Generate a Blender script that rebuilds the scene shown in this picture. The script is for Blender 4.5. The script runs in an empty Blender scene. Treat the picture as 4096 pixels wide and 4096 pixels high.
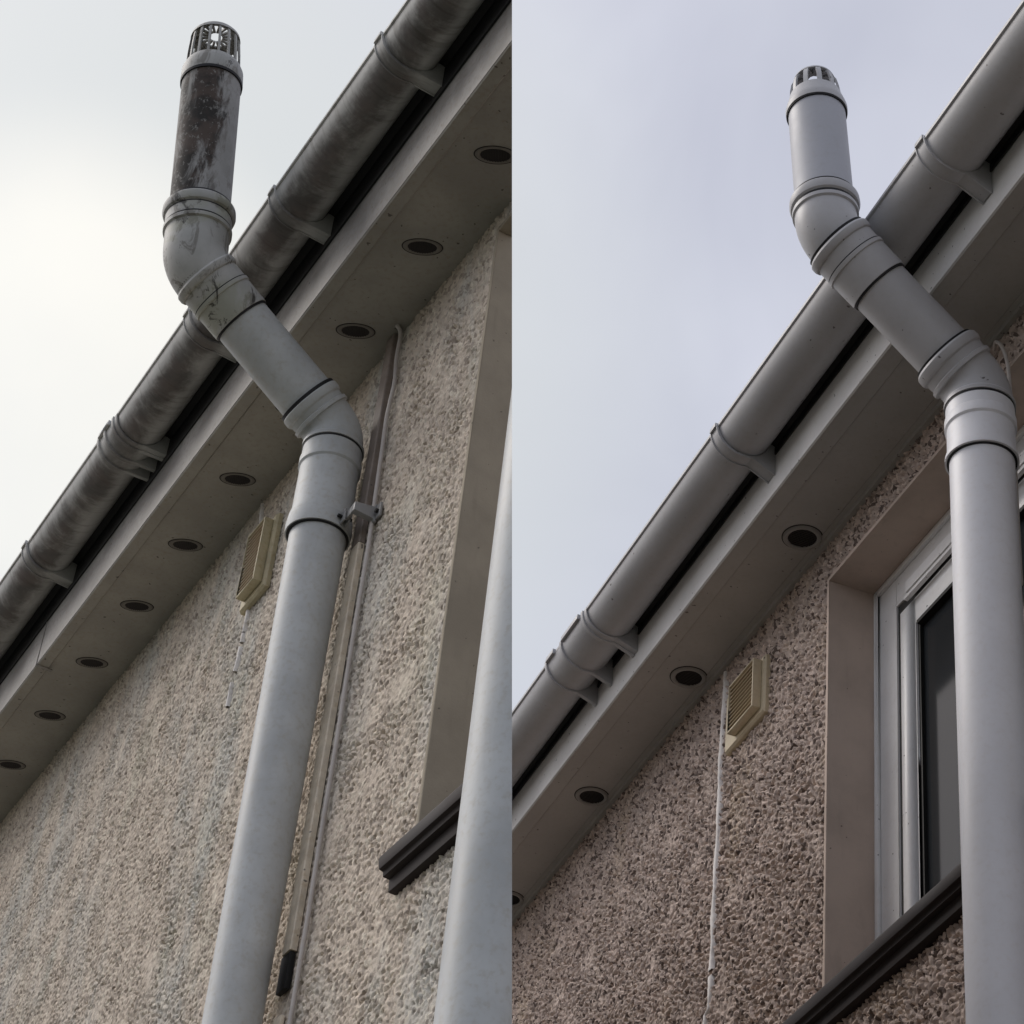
import bpy, bmesh, math, random
import numpy as np
from mathutils import Vector, Matrix

# ------------------------------------------------------------------ scene, camera, light
scene = bpy.context.scene
COL = scene.collection
H0 = 4.53                                   # height of the right-hand soffit above the ground

cam_d = bpy.data.cameras.new("camera")
cam_d.sensor_width = 36.0
cam_d.lens = 36.0 * 9500 / 4096
cam_d.clip_start = 0.05
cam_d.clip_end = 3000
cam = bpy.data.objects.new("camera", cam_d)
COL.objects.link(cam)
CR = Vector((0.355663, 0.930055, 0.092208))      # camera right
CD = Vector((-0.557943, 0.290437, -0.777397))    # camera down
CF = Vector((-0.749802, 0.225045, 0.622215))     # camera forward
CP = Vector((3.20035761, -1.71103221, -3.02693127 + H0))
cam.matrix_world = Matrix(((CR.x, -CD.x, -CF.x, CP.x), (CR.y, -CD.y, -CF.y, CP.y),
                           (CR.z, -CD.z, -CF.z, CP.z), (0, 0, 0, 1)))
scene.camera = cam

SUN_EL = math.radians(42)
SUN_AZ_VEC = Vector((-0.62, -0.78, 0)).normalized()
sun_dir = Vector((SUN_AZ_VEC.x * math.cos(SUN_EL), SUN_AZ_VEC.y * math.cos(SUN_EL), math.sin(SUN_EL)))
sl = bpy.data.lights.new("sun", 'SUN')
sl.energy = 1.15
sl.angle = math.radians(30)
sl.color = (1.0, 0.975, 0.94)
sun = bpy.data.objects.new("sun", sl)
sun.rotation_euler = sun_dir.to_track_quat('Z', 'Y').to_euler()
COL.objects.link(sun)

world = bpy.data.worlds.new("World")
scene.world = world
world.use_nodes = True
nt = world.node_tree
nt.nodes.clear()
wo = nt.nodes.new('ShaderNodeOutputWorld')
addsh = nt.nodes.new('ShaderNodeAddShader')
bg1 = nt.nodes.new('ShaderNodeBackground')
bg2 = nt.nodes.new('ShaderNodeBackground')
sky = nt.nodes.new('ShaderNodeTexSky')
sky.sky_type = 'NISHITA'
sky.sun_disc = False
sky.sun_elevation = SUN_EL
sky.sun_rotation = math.atan2(sun_dir.x, sun_dir.y)
sky.air_density = 1.0
sky.dust_density = 4.0
nt.links.new(sky.outputs[0], bg1.inputs[0])
bg1.inputs[1].default_value = 0.05
# the cloud sheet: pale grey with soft thin and thick places
geo = nt.nodes.new('ShaderNodeTexCoord')
noi = nt.nodes.new('ShaderNodeTexNoise')
noi.inputs['Scale'].default_value = 5.0
noi.inputs['Detail'].default_value = 4.0
noi.inputs['Roughness'].default_value = 0.5
noi.inputs['Distortion'].default_value = 0.6
nt.links.new(geo.outputs['Generated'], noi.inputs['Vector'])
ramp = nt.nodes.new('ShaderNodeValToRGB')
ramp.color_ramp.elements[0].position = 0.36
ramp.color_ramp.elements[0].color = (0.465, 0.465, 0.515, 1)
ramp.color_ramp.elements[1].position = 0.62
ramp.color_ramp.elements[1].color = (0.56, 0.56, 0.605, 1)
nt.links.new(noi.outputs['Fac'], ramp.inputs[0])
thin = Vector(CF) + CR * ((250 - 2048) / 9500) + CD * ((1500 - 2048) / 9500)
thin.normalize()
dot = nt.nodes.new('ShaderNodeVectorMath'); dot.operation = 'DOT_PRODUCT'
nrm = nt.nodes.new('ShaderNodeVectorMath'); nrm.operation = 'NORMALIZE'
nt.links.new(geo.outputs['Generated'], nrm.inputs[0])
nt.links.new(nrm.outputs[0], dot.inputs[0])
dot.inputs[1].default_value = thin
mr = nt.nodes.new('ShaderNodeMapRange')
mr.interpolation_type = 'SMOOTHERSTEP'
mr.inputs['From Min'].default_value = math.cos(math.radians(7.5))
mr.inputs['From Max'].default_value = math.cos(math.radians(0.5))
nt.links.new(dot.outputs['Value'], mr.inputs['Value'])
mixc = nt.nodes.new('ShaderNodeMix'); mixc.data_type = 'RGBA'
mr2 = nt.nodes.new('ShaderNodeMapRange')
mr2.interpolation_type = 'SMOOTHSTEP'
mr2.inputs['From Min'].default_value = math.cos(math.radians(17))
mr2.inputs['From Max'].default_value = math.cos(math.radians(5))
nt.links.new(dot.outputs['Value'], mr2.inputs['Value'])
veil = nt.nodes.new('ShaderNodeMix'); veil.data_type = 'RGBA'
nt.links.new(mr2.outputs[0], veil.inputs['Factor'])
nt.links.new(ramp.outputs[0], veil.inputs['A'])
veil.inputs['B'].default_value = (0.580, 0.590, 0.550, 1)
noi2 = nt.nodes.new('ShaderNodeTexNoise')
noi2.inputs['Scale'].default_value = 7.0
noi2.inputs['Detail'].default_value = 4.0
nt.links.new(geo.outputs['Generated'], noi2.inputs['Vector'])
mul = nt.nodes.new('ShaderNodeMath'); mul.operation = 'MULTIPLY'
add = nt.nodes.new('ShaderNodeMath'); add.operation = 'ADD'; add.inputs[1].default_value = 0.40
nt.links.new(noi2.outputs['Fac'], add.inputs[0])
nt.links.new(mr.outputs[0], mul.inputs[0])
nt.links.new(add.outputs[0], mul.inputs[1])
mul.use_clamp = True
nt.links.new(mul.outputs[0], mixc.inputs['Factor'])
nt.links.new(veil.outputs['Result'], mixc.inputs['A'])
mixc.inputs['B'].default_value = (0.81, 0.78, 0.68, 1)
nt.links.new(mixc.outputs['Result'], bg2.inputs[0])
bg2.inputs[1].default_value = 1.0
nt.links.new(bg1.outputs[0], addsh.inputs[0])
nt.links.new(bg2.outputs[0], addsh.inputs[1])
nt.links.new(addsh.outputs[0], wo.inputs['Surface'])

scene.view_settings.view_transform = 'Standard'
scene.view_settings.look = 'None'
scene.view_settings.exposure = 0.0
scene.view_settings.gamma = 1.0
try:
    scene.cycles.max_bounces = 8
    scene.cycles.diffuse_bounces = 4
except Exception:
    pass

# ------------------------------------------------------------------ house frames
# local axes of a house: x along the wall (towards the near end), y into the wall, z up, z=0 at the soffit
M_RIGHT = Matrix.Translation((0, 0, H0))
RL = Matrix(((0.988414, -0.151779, 0), (0.151779, 0.988414, 0), (0, 0, 1)))
M_LEFT = Matrix.Translation((0.28002, -1.20639, 3.87765)) @ RL.to_4x4()
U_LEFT = 0.75          # the left-hand house is a lower one with 82 mm pipework
G_LEFT = 5.1702         # its soffit above the ground, in its own units
# the left-hand house stops at one upright end plane (house-end cut)
CUT_P, CUT_N = CP, CR


class House:
    def __init__(s, M, cut, u):
        s.M, s.cut, s.u = M, cut, u


HR = House(M_RIGHT, False, 1.0)
HL = House(M_LEFT, True, U_LEFT)

# ------------------------------------------------------------------ materials
MATS = {}


def new_mat(name):
    m = bpy.data.materials.new(name)
    m.use_nodes = True
    n = m.node_tree
    b = n.nodes['Principled BSDF']
    MATS[name] = m
    return m, n, b


def node(n, kind, **kw):
    x = n.nodes.new(kind)
    for k, v in kw.items():
        if k in x.inputs.keys():
            x.inputs[k].default_value = v
        else:
            setattr(x, k, v)
    return x


def mixrgb(n, fac, a, b, blend='MIX'):
    x = n.nodes.new('ShaderNodeMix')
    x.data_type = 'RGBA'
    x.blend_type = blend
    for sock, v in ((x.inputs['Factor'], fac), (x.inputs['A'], a), (x.inputs['B'], b)):
        if isinstance(v, bpy.types.NodeSocket):
            n.links.new(v, sock)
        elif isinstance(v, (int, float)):
            sock.default_value = v
        else:
            sock.default_value = (*v, 1)
    return x.outputs['Result']


def math_n(n, op, a, b=0.0, c=0.0, clamp=False):
    x = n.nodes.new('ShaderNodeMath')
    x.operation = op
    x.use_clamp = clamp
    for i, v in enumerate((a, b, c)):
        if isinstance(v, bpy.types.NodeSocket):
            n.links.new(v, x.inputs[i])
        else:
            x.inputs[i].default_value = v
    return x.outputs[0]


TEXK = 1.0


def coord(n, scale=(1, 1, 1), offset=(0, 0, 0)):
    tc = n.nodes.new('ShaderNodeTexCoord')
    sc_ = n.nodes.new('ShaderNodeVectorMath')
    sc_.operation = 'SCALE'
    sc_.inputs['Scale'].default_value = TEXK
    n.links.new(tc.outputs['Object'], sc_.inputs[0])
    mp = n.nodes.new('ShaderNodeMapping')
    mp.inputs['Scale'].default_value = scale
    mp.inputs['Location'].default_value = offset
    n.links.new(sc_.outputs[0], mp.inputs['Vector'])
    return mp.outputs[0], sc_.outputs[0]


def noise(n, vec, scale, detail=4, rough=0.55, dist=0.0):
    x = node(n, 'ShaderNodeTexNoise', Scale=scale, Detail=detail, Roughness=rough, Distortion=dist)
    n.links.new(vec, x.inputs['Vector'])
    return x.outputs['Fac']


def smooth(n, v, lo, hi, a=0.0, b=1.0):
    x = n.nodes.new('ShaderNodeMapRange')
    x.interpolation_type = 'SMOOTHSTEP'
    n.links.new(v, x.inputs['Value'])
    x.inputs['From Min'].default_value = lo
    x.inputs['From Max'].default_value = hi
    x.inputs['To Min'].default_value = a
    x.inputs['To Max'].default_value = b
    return x.outputs[0]


def bump(n, b, h, strength=0.2, distance=0.001):
    x = node(n, 'ShaderNodeBump', Strength=strength, Distance=distance)
    n.links.new(h, x.inputs['Height'])
    n.links.new(x.outputs[0], b.inputs['Normal'])


def plastic(name, col, rough=0.42, specks=0.0, var=0.06, spec=0.4, tint=(0.5, 0.45, 0.38), vscale=5, scratch=0.0):
    """weathered uPVC: faint cloudiness, fine dust, a few specks"""
    m, n, b = new_mat(name)
    v, o = coord(n)
    f1 = noise(n, v, vscale, 5, 0.6)
    f2 = noise(n, v, 90, 3, 0.6)
    dark = tuple(c * (1 - 2.2 * var) for c in col)
    lite = tuple(min(1, c * (1 + 1.2 * var)) for c in col)
    c = mixrgb(n, smooth(n, f1, 0.3, 0.72), dark, lite)
    c = mixrgb(n, smooth(n, f2, 0.45, 0.8, 0, 0.35 * (var / 0.06)), c, tuple(x * y * 1.5 for x, y in zip(col, tint)))
    if specks:
        f3 = noise(n, v, 85, 1, 0.5)
        c = mixrgb(n, smooth(n, f3, 0.765 - 0.03 * specks, 0.80 - 0.03 * specks, 0, 0.8), c, (0.06, 0.05, 0.045))
    if scratch:
        vs, _ = coord(n, (1, 1, 0.12))
        f4 = noise(n, vs, 60, 3, 0.6)
        c = mixrgb(n, smooth(n, f4, 0.55, 0.75, 0, scratch), c, tuple(x * 0.72 for x in col))
    n.links.new(c, b.inputs['Base Color'])
    r = smooth(n, f1, 0.3, 0.7, rough - 0.05, rough + 0.1)
    n.links.new(r, b.inputs['Roughness'])
    b.inputs['Specular IOR Level'].default_value = spec
    bump(n, b, noise(n, v, 160, 2, 0.5), 0.05, 0.0005)
    return m


UPVC_R = plastic("upvc_grey_clean", (0.46, 0.46, 0.475), 0.40, 0.6, 0.03)
UPVC_R_GUT = plastic("upvc_grey_gutter", (0.43, 0.43, 0.445), 0.36, 0.2, 0.04)
UPVC_R_PALE = plastic("upvc_pale_pipe", (0.76, 0.765, 0.80), 0.45, 0.0, 0.03)
UPVC_R_VENT = plastic("upvc_vent_pipe_clean", (0.43, 0.44, 0.48), 0.45, 0.0, 0.03)
TEXK = 1 / U_LEFT
UPVC_L = plastic("upvc_grey_weathered", (0.50, 0.52, 0.525), 0.48, 0.0, 0.09, scratch=0.25)
TEXK = 1.0
SEAL_SHADE = plastic("black_seal_and_shade", (0.012, 0.012, 0.014), 0.6, 0, 0.03)  # rubber seals, and the added shade strip behind the gutters
FASCIA_R = plastic("white_upvc_fascia", (0.78, 0.775, 0.77), 0.35, 0.3, 0.03)
SOFFIT_R = plastic("soffit_board", (0.42, 0.405, 0.385), 0.45, 0.6, 0.05)
TEXK = 1 / U_LEFT
FASCIA_L = plastic("weathered_white_fascia", (0.28, 0.268, 0.255), 0.5, 1.2, 0.16, vscale=9)
TEXK = 1.0
TEXK = 1 / U_LEFT
SOFFIT_L = plastic("weathered_soffit_board", (0.35, 0.335, 0.30), 0.5, 1.2, 0.09)
TEXK = 1.0
DARKVENT = plastic("dark_vent_plastic", (0.030, 0.026, 0.025), 0.65, 0, 0.05)
VENTRIM_R = plastic("vent_rim", (0.34, 0.325, 0.31), 0.5, 0, 0.04)
VENTRIM_L = plastic("vent_rim_dirty", (0.20, 0.185, 0.165), 0.5, 0, 0.06)
CREAM = plastic("cream_vent_plastic", (0.62, 0.535, 0.38), 0.5, 0.5, 0.08)
TEXK = 1 / U_LEFT
CREAM_L = plastic("aged_cream_vent_plastic", (0.55, 0.49, 0.33), 0.5, 0.9, 0.14)
TEXK = 1.0
LOUVRE = plastic("tan_louvre_plastic", (0.36, 0.27, 0.155), 0.55, 0.3, 0.1)
FRAME_W = plastic("white_window_frame", (0.80, 0.80, 0.80), 0.3, 0.2, 0.03)
SILL = plastic("dark_brown_sill", (0.022, 0.015, 0.014), 0.6, 0.0, 0.15, spec=0.18)
CABLE = plastic("white_cable", (0.55, 0.51, 0.48), 0.5, 0.2, 0.08)
TEXK = 1 / U_LEFT
TRUNK = plastic("cream_trunking", (0.78, 0.68, 0.54), 0.5, 0.8, 0.12, vscale=14)
TEXK = 1.0
TRUNK_SHADED = plastic("shaded_trunking", (0.27, 0.225, 0.195), 0.6, 0.5, 0.12, vscale=14)  # upper trunking: the shade below the soffit is put into its brown
BLACKP = plastic("black_plastic", (0.006, 0.006, 0.006), 0.55, 0, 0.05)
METAL = plastic("galvanised_metal", (0.30, 0.30, 0.30), 0.38, 0.3, 0.1, spec=0.6)
RESEAL = plastic("white_sealant", (0.80, 0.77, 0.75), 0.7, 0.4, 0.08)


def reveal_mat(name, col):
    m, n, b = new_mat(name)
    v, o = coord(n)
    vs, _ = coord(n, (1, 1, 0.18))
    c = mixrgb(n, smooth(n, noise(n, v, 7, 5, 0.6), 0.3, 0.7), tuple(x * 0.86 for x in col), tuple(x * 1.08 for x in col))
    c = mixrgb(n, smooth(n, noise(n, vs, 45, 4, 0.6), 0.55, 0.75, 0, 0.25), c, tuple(x * 0.6 for x in col))
    c = mixrgb(n, smooth(n, noise(n, v, 95, 1, 0.5), 0.76, 0.79, 0, 0.6), c, (0.07, 0.06, 0.05))
    n.links.new(c, b.inputs['Base Color'])
    b.inputs['Roughness'].default_value = 0.9
    bump(n, b, noise(n, v, 220, 4, 0.6), 0.35, 0.001)
    return m


REVEAL_R = reveal_mat("painted_reveal", (0.54, 0.44, 0.375))
TEXK = 1 / U_LEFT
REVEAL_L = reveal_mat("painted_reveal_tan", (0.385, 0.335, 0.26))
TEXK = 1.0


def render_mat(name, warm, cool, green, dark, cool_amt, green_amt, pit=0.5, pebble=120, pebvar=0.6):
    """painted roughcast: colour varies in broad weather patches and per pebble"""
    m, n, b = new_mat(name)
    v, o = coord(n)
    vz, _ = coord(n, (1, 1, 0.35))
    f0 = noise(n, v, 2.2, 5, 0.6)
    c = mixrgb(n, smooth(n, noise(n, v, 60, 4, 0.6), 0.3, 0.7), tuple(x * 0.80 for x in warm), tuple(min(1, x * 1.12) for x in warm))
    c = mixrgb(n, smooth(n, noise(n, vz, 3.3, 5, 0.65, 0.5), 0.46, 0.66, 0, cool_amt), c, cool)
    vg, _ = coord(n, (1, 1, 0.4), (3.1, 1.7, 0.4))
    c = mixrgb(n, smooth(n, noise(n, vg, 4.5, 5, 0.65, 0.4), 0.52, 0.70, 0, green_amt), c, green)
    # each pebble has its own shade
    vo = node(n, 'ShaderNodeTexVoronoi', Scale=pebble)
    dn = node(n, 'ShaderNodeTexNoise', Scale=70, Detail=2)
    n.links.new(v, dn.inputs['Vector'])
    wob = n.nodes.new('ShaderNodeVectorMath'); wob.operation = 'MULTIPLY_ADD'
    n.links.new(dn.outputs['Color'], wob.inputs[0])
    wob.inputs[1].default_value = (0.012, 0.012, 0.012)
    n.links.new(v, wob.inputs[2])
    n.links.new(wob.outputs[0], vo.inputs['Vector'])
    sp = n.nodes.new('ShaderNodeSeparateColor')
    n.links.new(vo.outputs['Color'], sp.inputs[0])
    c = mixrgb(n, smooth(n, sp.outputs[0], 0.0, 1.0, 0, pebvar), c, tuple(x * 0.62 for x in warm))
    c = mixrgb(n, smooth(n, sp.outputs[1], 0.77, 0.83, 0, pit), c, dark)
    c = mixrgb(n, smooth(n, sp.outputs[2], 0.86, 0.92, 0, 0.5), c, tuple(min(0.8, x * 1.3) for x in warm))
    c = mixrgb(n, smooth(n, noise(n, v, 130, 2, 0.6), 0.62, 0.72, 0, pit), c, dark)
    c = mixrgb(n, smooth(n, noise(n, v, 95, 2, 0.6), 0.70, 0.76, 0, 0.5), c, tuple(min(1, x * 1.5) for x in warm))
    n.links.new(c, b.inputs['Base Color'])
    b.inputs['Roughness'].default_value = 0.93
    b.inputs['Specular IOR Level'].default_value = 0.25
    bump(n, b, noise(n, v, 420, 3, 0.6), 0.5, 0.0012)
    return m


WALL_R = render_mat("roughcast_mauve", (0.63, 0.515, 0.45), (0.55, 0.48, 0.43), (0.55, 0.44, 0.29), (0.10, 0.075, 0.065), 0.35, 0.42, 0.85, 108, 0.72)
TEXK = 1 / U_LEFT
WALL_L = render_mat("roughcast_beige", (0.66, 0.57, 0.475), (0.53, 0.535, 0.50), (0.50, 0.50, 0.40), (0.19, 0.15, 0.125), 0.75, 0.38, 0.50, 105, 0.30)
TEXK = 1.0


def dirty_pipe_mat():
    """soil vent pipe: thick sooty algae down the weather side"""
    m, n, b = new_mat("upvc_vent_pipe_sooty")
    v, o = coord(n)
    vs, _ = coord(n, (1, 1, 0.30))
    sep = n.nodes.new('ShaderNodeSeparateXYZ')
    n.links.new(o, sep.inputs[0])
    # weather side of the pipe in its own local frame
    side = math_n(n, 'SUBTRACT', 0.50, math_n(n, 'ABSOLUTE', math_n(n, 'SUBTRACT', math_n(n, 'ADD', math_n(n, 'ADD', math_n(n, 'MULTIPLY', sep.outputs[0], -8.6), math_n(n, 'MULTIPLY', sep.outputs[1], -15.2)), math_n(n, 'MULTIPLY', sep.outputs[2], 0.9)), 0.42)))
    grain = math_n(n, 'MULTIPLY', math_n(n, 'SUBTRACT', noise(n, vs, 24, 7, 0.72, 0.7), 0.5), 3.2)
    f = math_n(n, 'ADD', side, grain)
    base = mixrgb(n, smooth(n, noise(n, v, 12, 4, 0.6), 0.3, 0.7), (0.27, 0.27, 0.26), (0.36, 0.36, 0.355))
    c = mixrgb(n, smooth(n, noise(n, vs, 55, 5, 0.7), 0.52, 0.66, 0, 0.55), base, (0.14, 0.125, 0.11))
    c = mixrgb(n, smooth(n, f, -0.42, 0.16, 0, 0.96), c, mixrgb(n, smooth(n, noise(n, v, 15, 4, 0.6), 0.4, 0.62), (0.018, 0.016, 0.014), (0.075, 0.055, 0.045)))
    c = mixrgb(n, smooth(n, noise(n, v, 75, 5, 0.75), 0.56, 0.63, 0, 0.75), c, (0.26, 0.255, 0.24))
    n.links.new(c, b.inputs['Base Color'])
    b.inputs['Roughness'].default_value = 0.7
    b.inputs['Specular IOR Level'].default_value = 0.2
    bump(n, b, noise(n, v, 90, 4, 0.7), 0.2, 0.001)
    return m


def dirty_fit_mat():
    """fittings: streaks of green and black dirt in the bends and below the rings"""
    m, n, b = new_mat("upvc_fitting_grimy")
    v, o = coord(n)
    vs, _ = coord(n, (1, 1, 0.4))
    base = mixrgb(n, smooth(n, noise(n, v, 10, 4, 0.6), 0.3, 0.7), (0.34, 0.345, 0.33), (0.45, 0.45, 0.435))
    c = mixrgb(n, smooth(n, noise(n, vs, 20, 5, 0.7, 1.0), 0.53, 0.63, 0, 0.7), base, (0.13, 0.12, 0.10))
    c = mixrgb(n, smooth(n, noise(n, v, 9, 4, 0.65, 0.6), 0.55, 0.68, 0, 0.45), c, (0.30, 0.31, 0.22))
    c = mixrgb(n, smooth(n, noise(n, vs, 26, 6, 0.72, 0.8), 0.565, 0.63, 0, 0.88), c, (0.03, 0.026, 0.02))
    n.links.new(c, b.inputs['Base Color'])
    b.inputs['Roughness'].default_value = 0.55
    bump(n, b, noise(n, v, 120, 3, 0.6), 0.12, 0.0006)
    return m


def dirty_gutter_mat(name, amount=1.0):
    """gutter: run marks round the curve, brown-black growth on the belly, pale where rain washes the rim"""
    m, n, b = new_mat(name)
    v, o = coord(n)
    vr, _ = coord(n, (1, 0.10, 0.10))
    sep = n.nodes.new('ShaderNodeSeparateXYZ')
    n.links.new(o, sep.inputs[0])
    th = math_n(n, 'ARCTAN2', math_n(n, 'MULTIPLY', sep.outputs[2], -1.0), math_n(n, 'MULTIPLY', sep.outputs[1], -1.0))
    dd = math_n(n, 'DIVIDE', math_n(n, 'SUBTRACT', th, 1.22), 0.62)
    down = math_n(n, 'SUBTRACT', 0.75, math_n(n, 'MULTIPLY', dd, dd))      # worst on the belly
    st = math_n(n, 'MULTIPLY', math_n(n, 'SUBTRACT', noise(n, vr, 20, 5, 0.7, 0.6), 0.5), 1.7)
    pt = math_n(n, 'MULTIPLY', math_n(n, 'SUBTRACT', noise(n, v, 9, 6, 0.68, 0.5), 0.47), 4.6)
    f = math_n(n, 'ADD', math_n(n, 'ADD', down, st), pt)
    base = mixrgb(n, smooth(n, noise(n, v, 8, 4, 0.6), 0.3, 0.7), (0.44, 0.44, 0.43), (0.56, 0.56, 0.55))
    c = mixrgb(n, smooth(n, noise(n, vr, 60, 4, 0.65), 0.5, 0.7, 0, 0.5), base, (0.20, 0.185, 0.165))
    brown = mixrgb(n, smooth(n, noise(n, v, 17, 4, 0.6), 0.4, 0.65), (0.040, 0.032, 0.030), (0.085, 0.060, 0.055))
    c = mixrgb(n, smooth(n, f, -0.9, 1.1, 0, 0.93 * amount), c, brown)
    n.links.new(c, b.inputs['Base Color'])
    b.inputs['Roughness'].default_value = 0.62
    b.inputs['Specular IOR Level'].default_value = 0.25
    bump(n, b, noise(n, v, 110, 4, 0.65), 0.15, 0.0008)
    return m


TEXK = 1 / U_LEFT
PIPE_DIRTY = dirty_pipe_mat()
TEXK = 1.0
TEXK = 1 / U_LEFT
FIT_DIRTY = dirty_fit_mat()
TEXK = 1.0
TEXK = 1 / U_LEFT
GUT_DIRTY = dirty_gutter_mat("upvc_gutter_stained", 0.86)
TEXK = 1.0
TEXK = 1 / U_LEFT
BRK_DIRTY = dirty_gutter_mat("upvc_gutter_bracket_stained", 0.72)
TEXK = 1.0


def glass_mat():
    m, n, b = new_mat("window_glass")
    v, o = coord(n)
    c = mixrgb(n, smooth(n, noise(n, v, 2.5, 2, 0.5), 0.35, 0.65), (0.016, 0.018, 0.020), (0.028, 0.031, 0.034))
    n.links.new(c, b.inputs['Base Color'])
    b.inputs['Roughness'].default_value = 0.06
    b.inputs['Specular IOR Level'].default_value = 0.13
    return m


GLASS = glass_mat()


def tile_mat():
    m, n, b = new_mat("concrete_roof_tile")
    v, o = coord(n)
    br = n.nodes.new('ShaderNodeTexBrick')
    n.links.new(v, br.inputs['Vector'])
    br.inputs['Scale'].default_value = 3.0
    br.inputs['Color1'].default_value = (0.11, 0.09, 0.08, 1)
    br.inputs['Color2'].default_value = (0.15, 0.12, 0.105, 1)
    br.inputs['Mortar'].default_value = (0.04, 0.035, 0.03, 1)
    n.links.new(br.outputs[0], b.inputs['Base Color'])
    b.inputs['Roughness'].default_value = 0.9
    bump(n, b, noise(n, v, 60, 4, 0.6), 0.4, 0.004)
    return m


TILE = tile_mat()


def ground_mat():
    m, n, b = new_mat("paving_and_grass")
    v, o = coord(n)
    c = mixrgb(n, smooth(n, noise(n, v, 0.35, 5, 0.6), 0.45, 0.55), (0.13, 0.122, 0.11), (0.075, 0.085, 0.05))
    c = mixrgb(n, smooth(n, noise(n, v, 40, 4, 0.6), 0.4, 0.7, 0, 0.4), c, (0.10, 0.095, 0.085))
    n.links.new(c, b.inputs['Base Color'])
    b.inputs['Roughness'].default_value = 0.95
    bump(n, b, noise(n, v, 60, 4, 0.6), 0.4, 0.01)
    return m


GROUND = ground_mat()

# ------------------------------------------------------------------ mesh helpers, all in (a, o, z): along, outward, up


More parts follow.
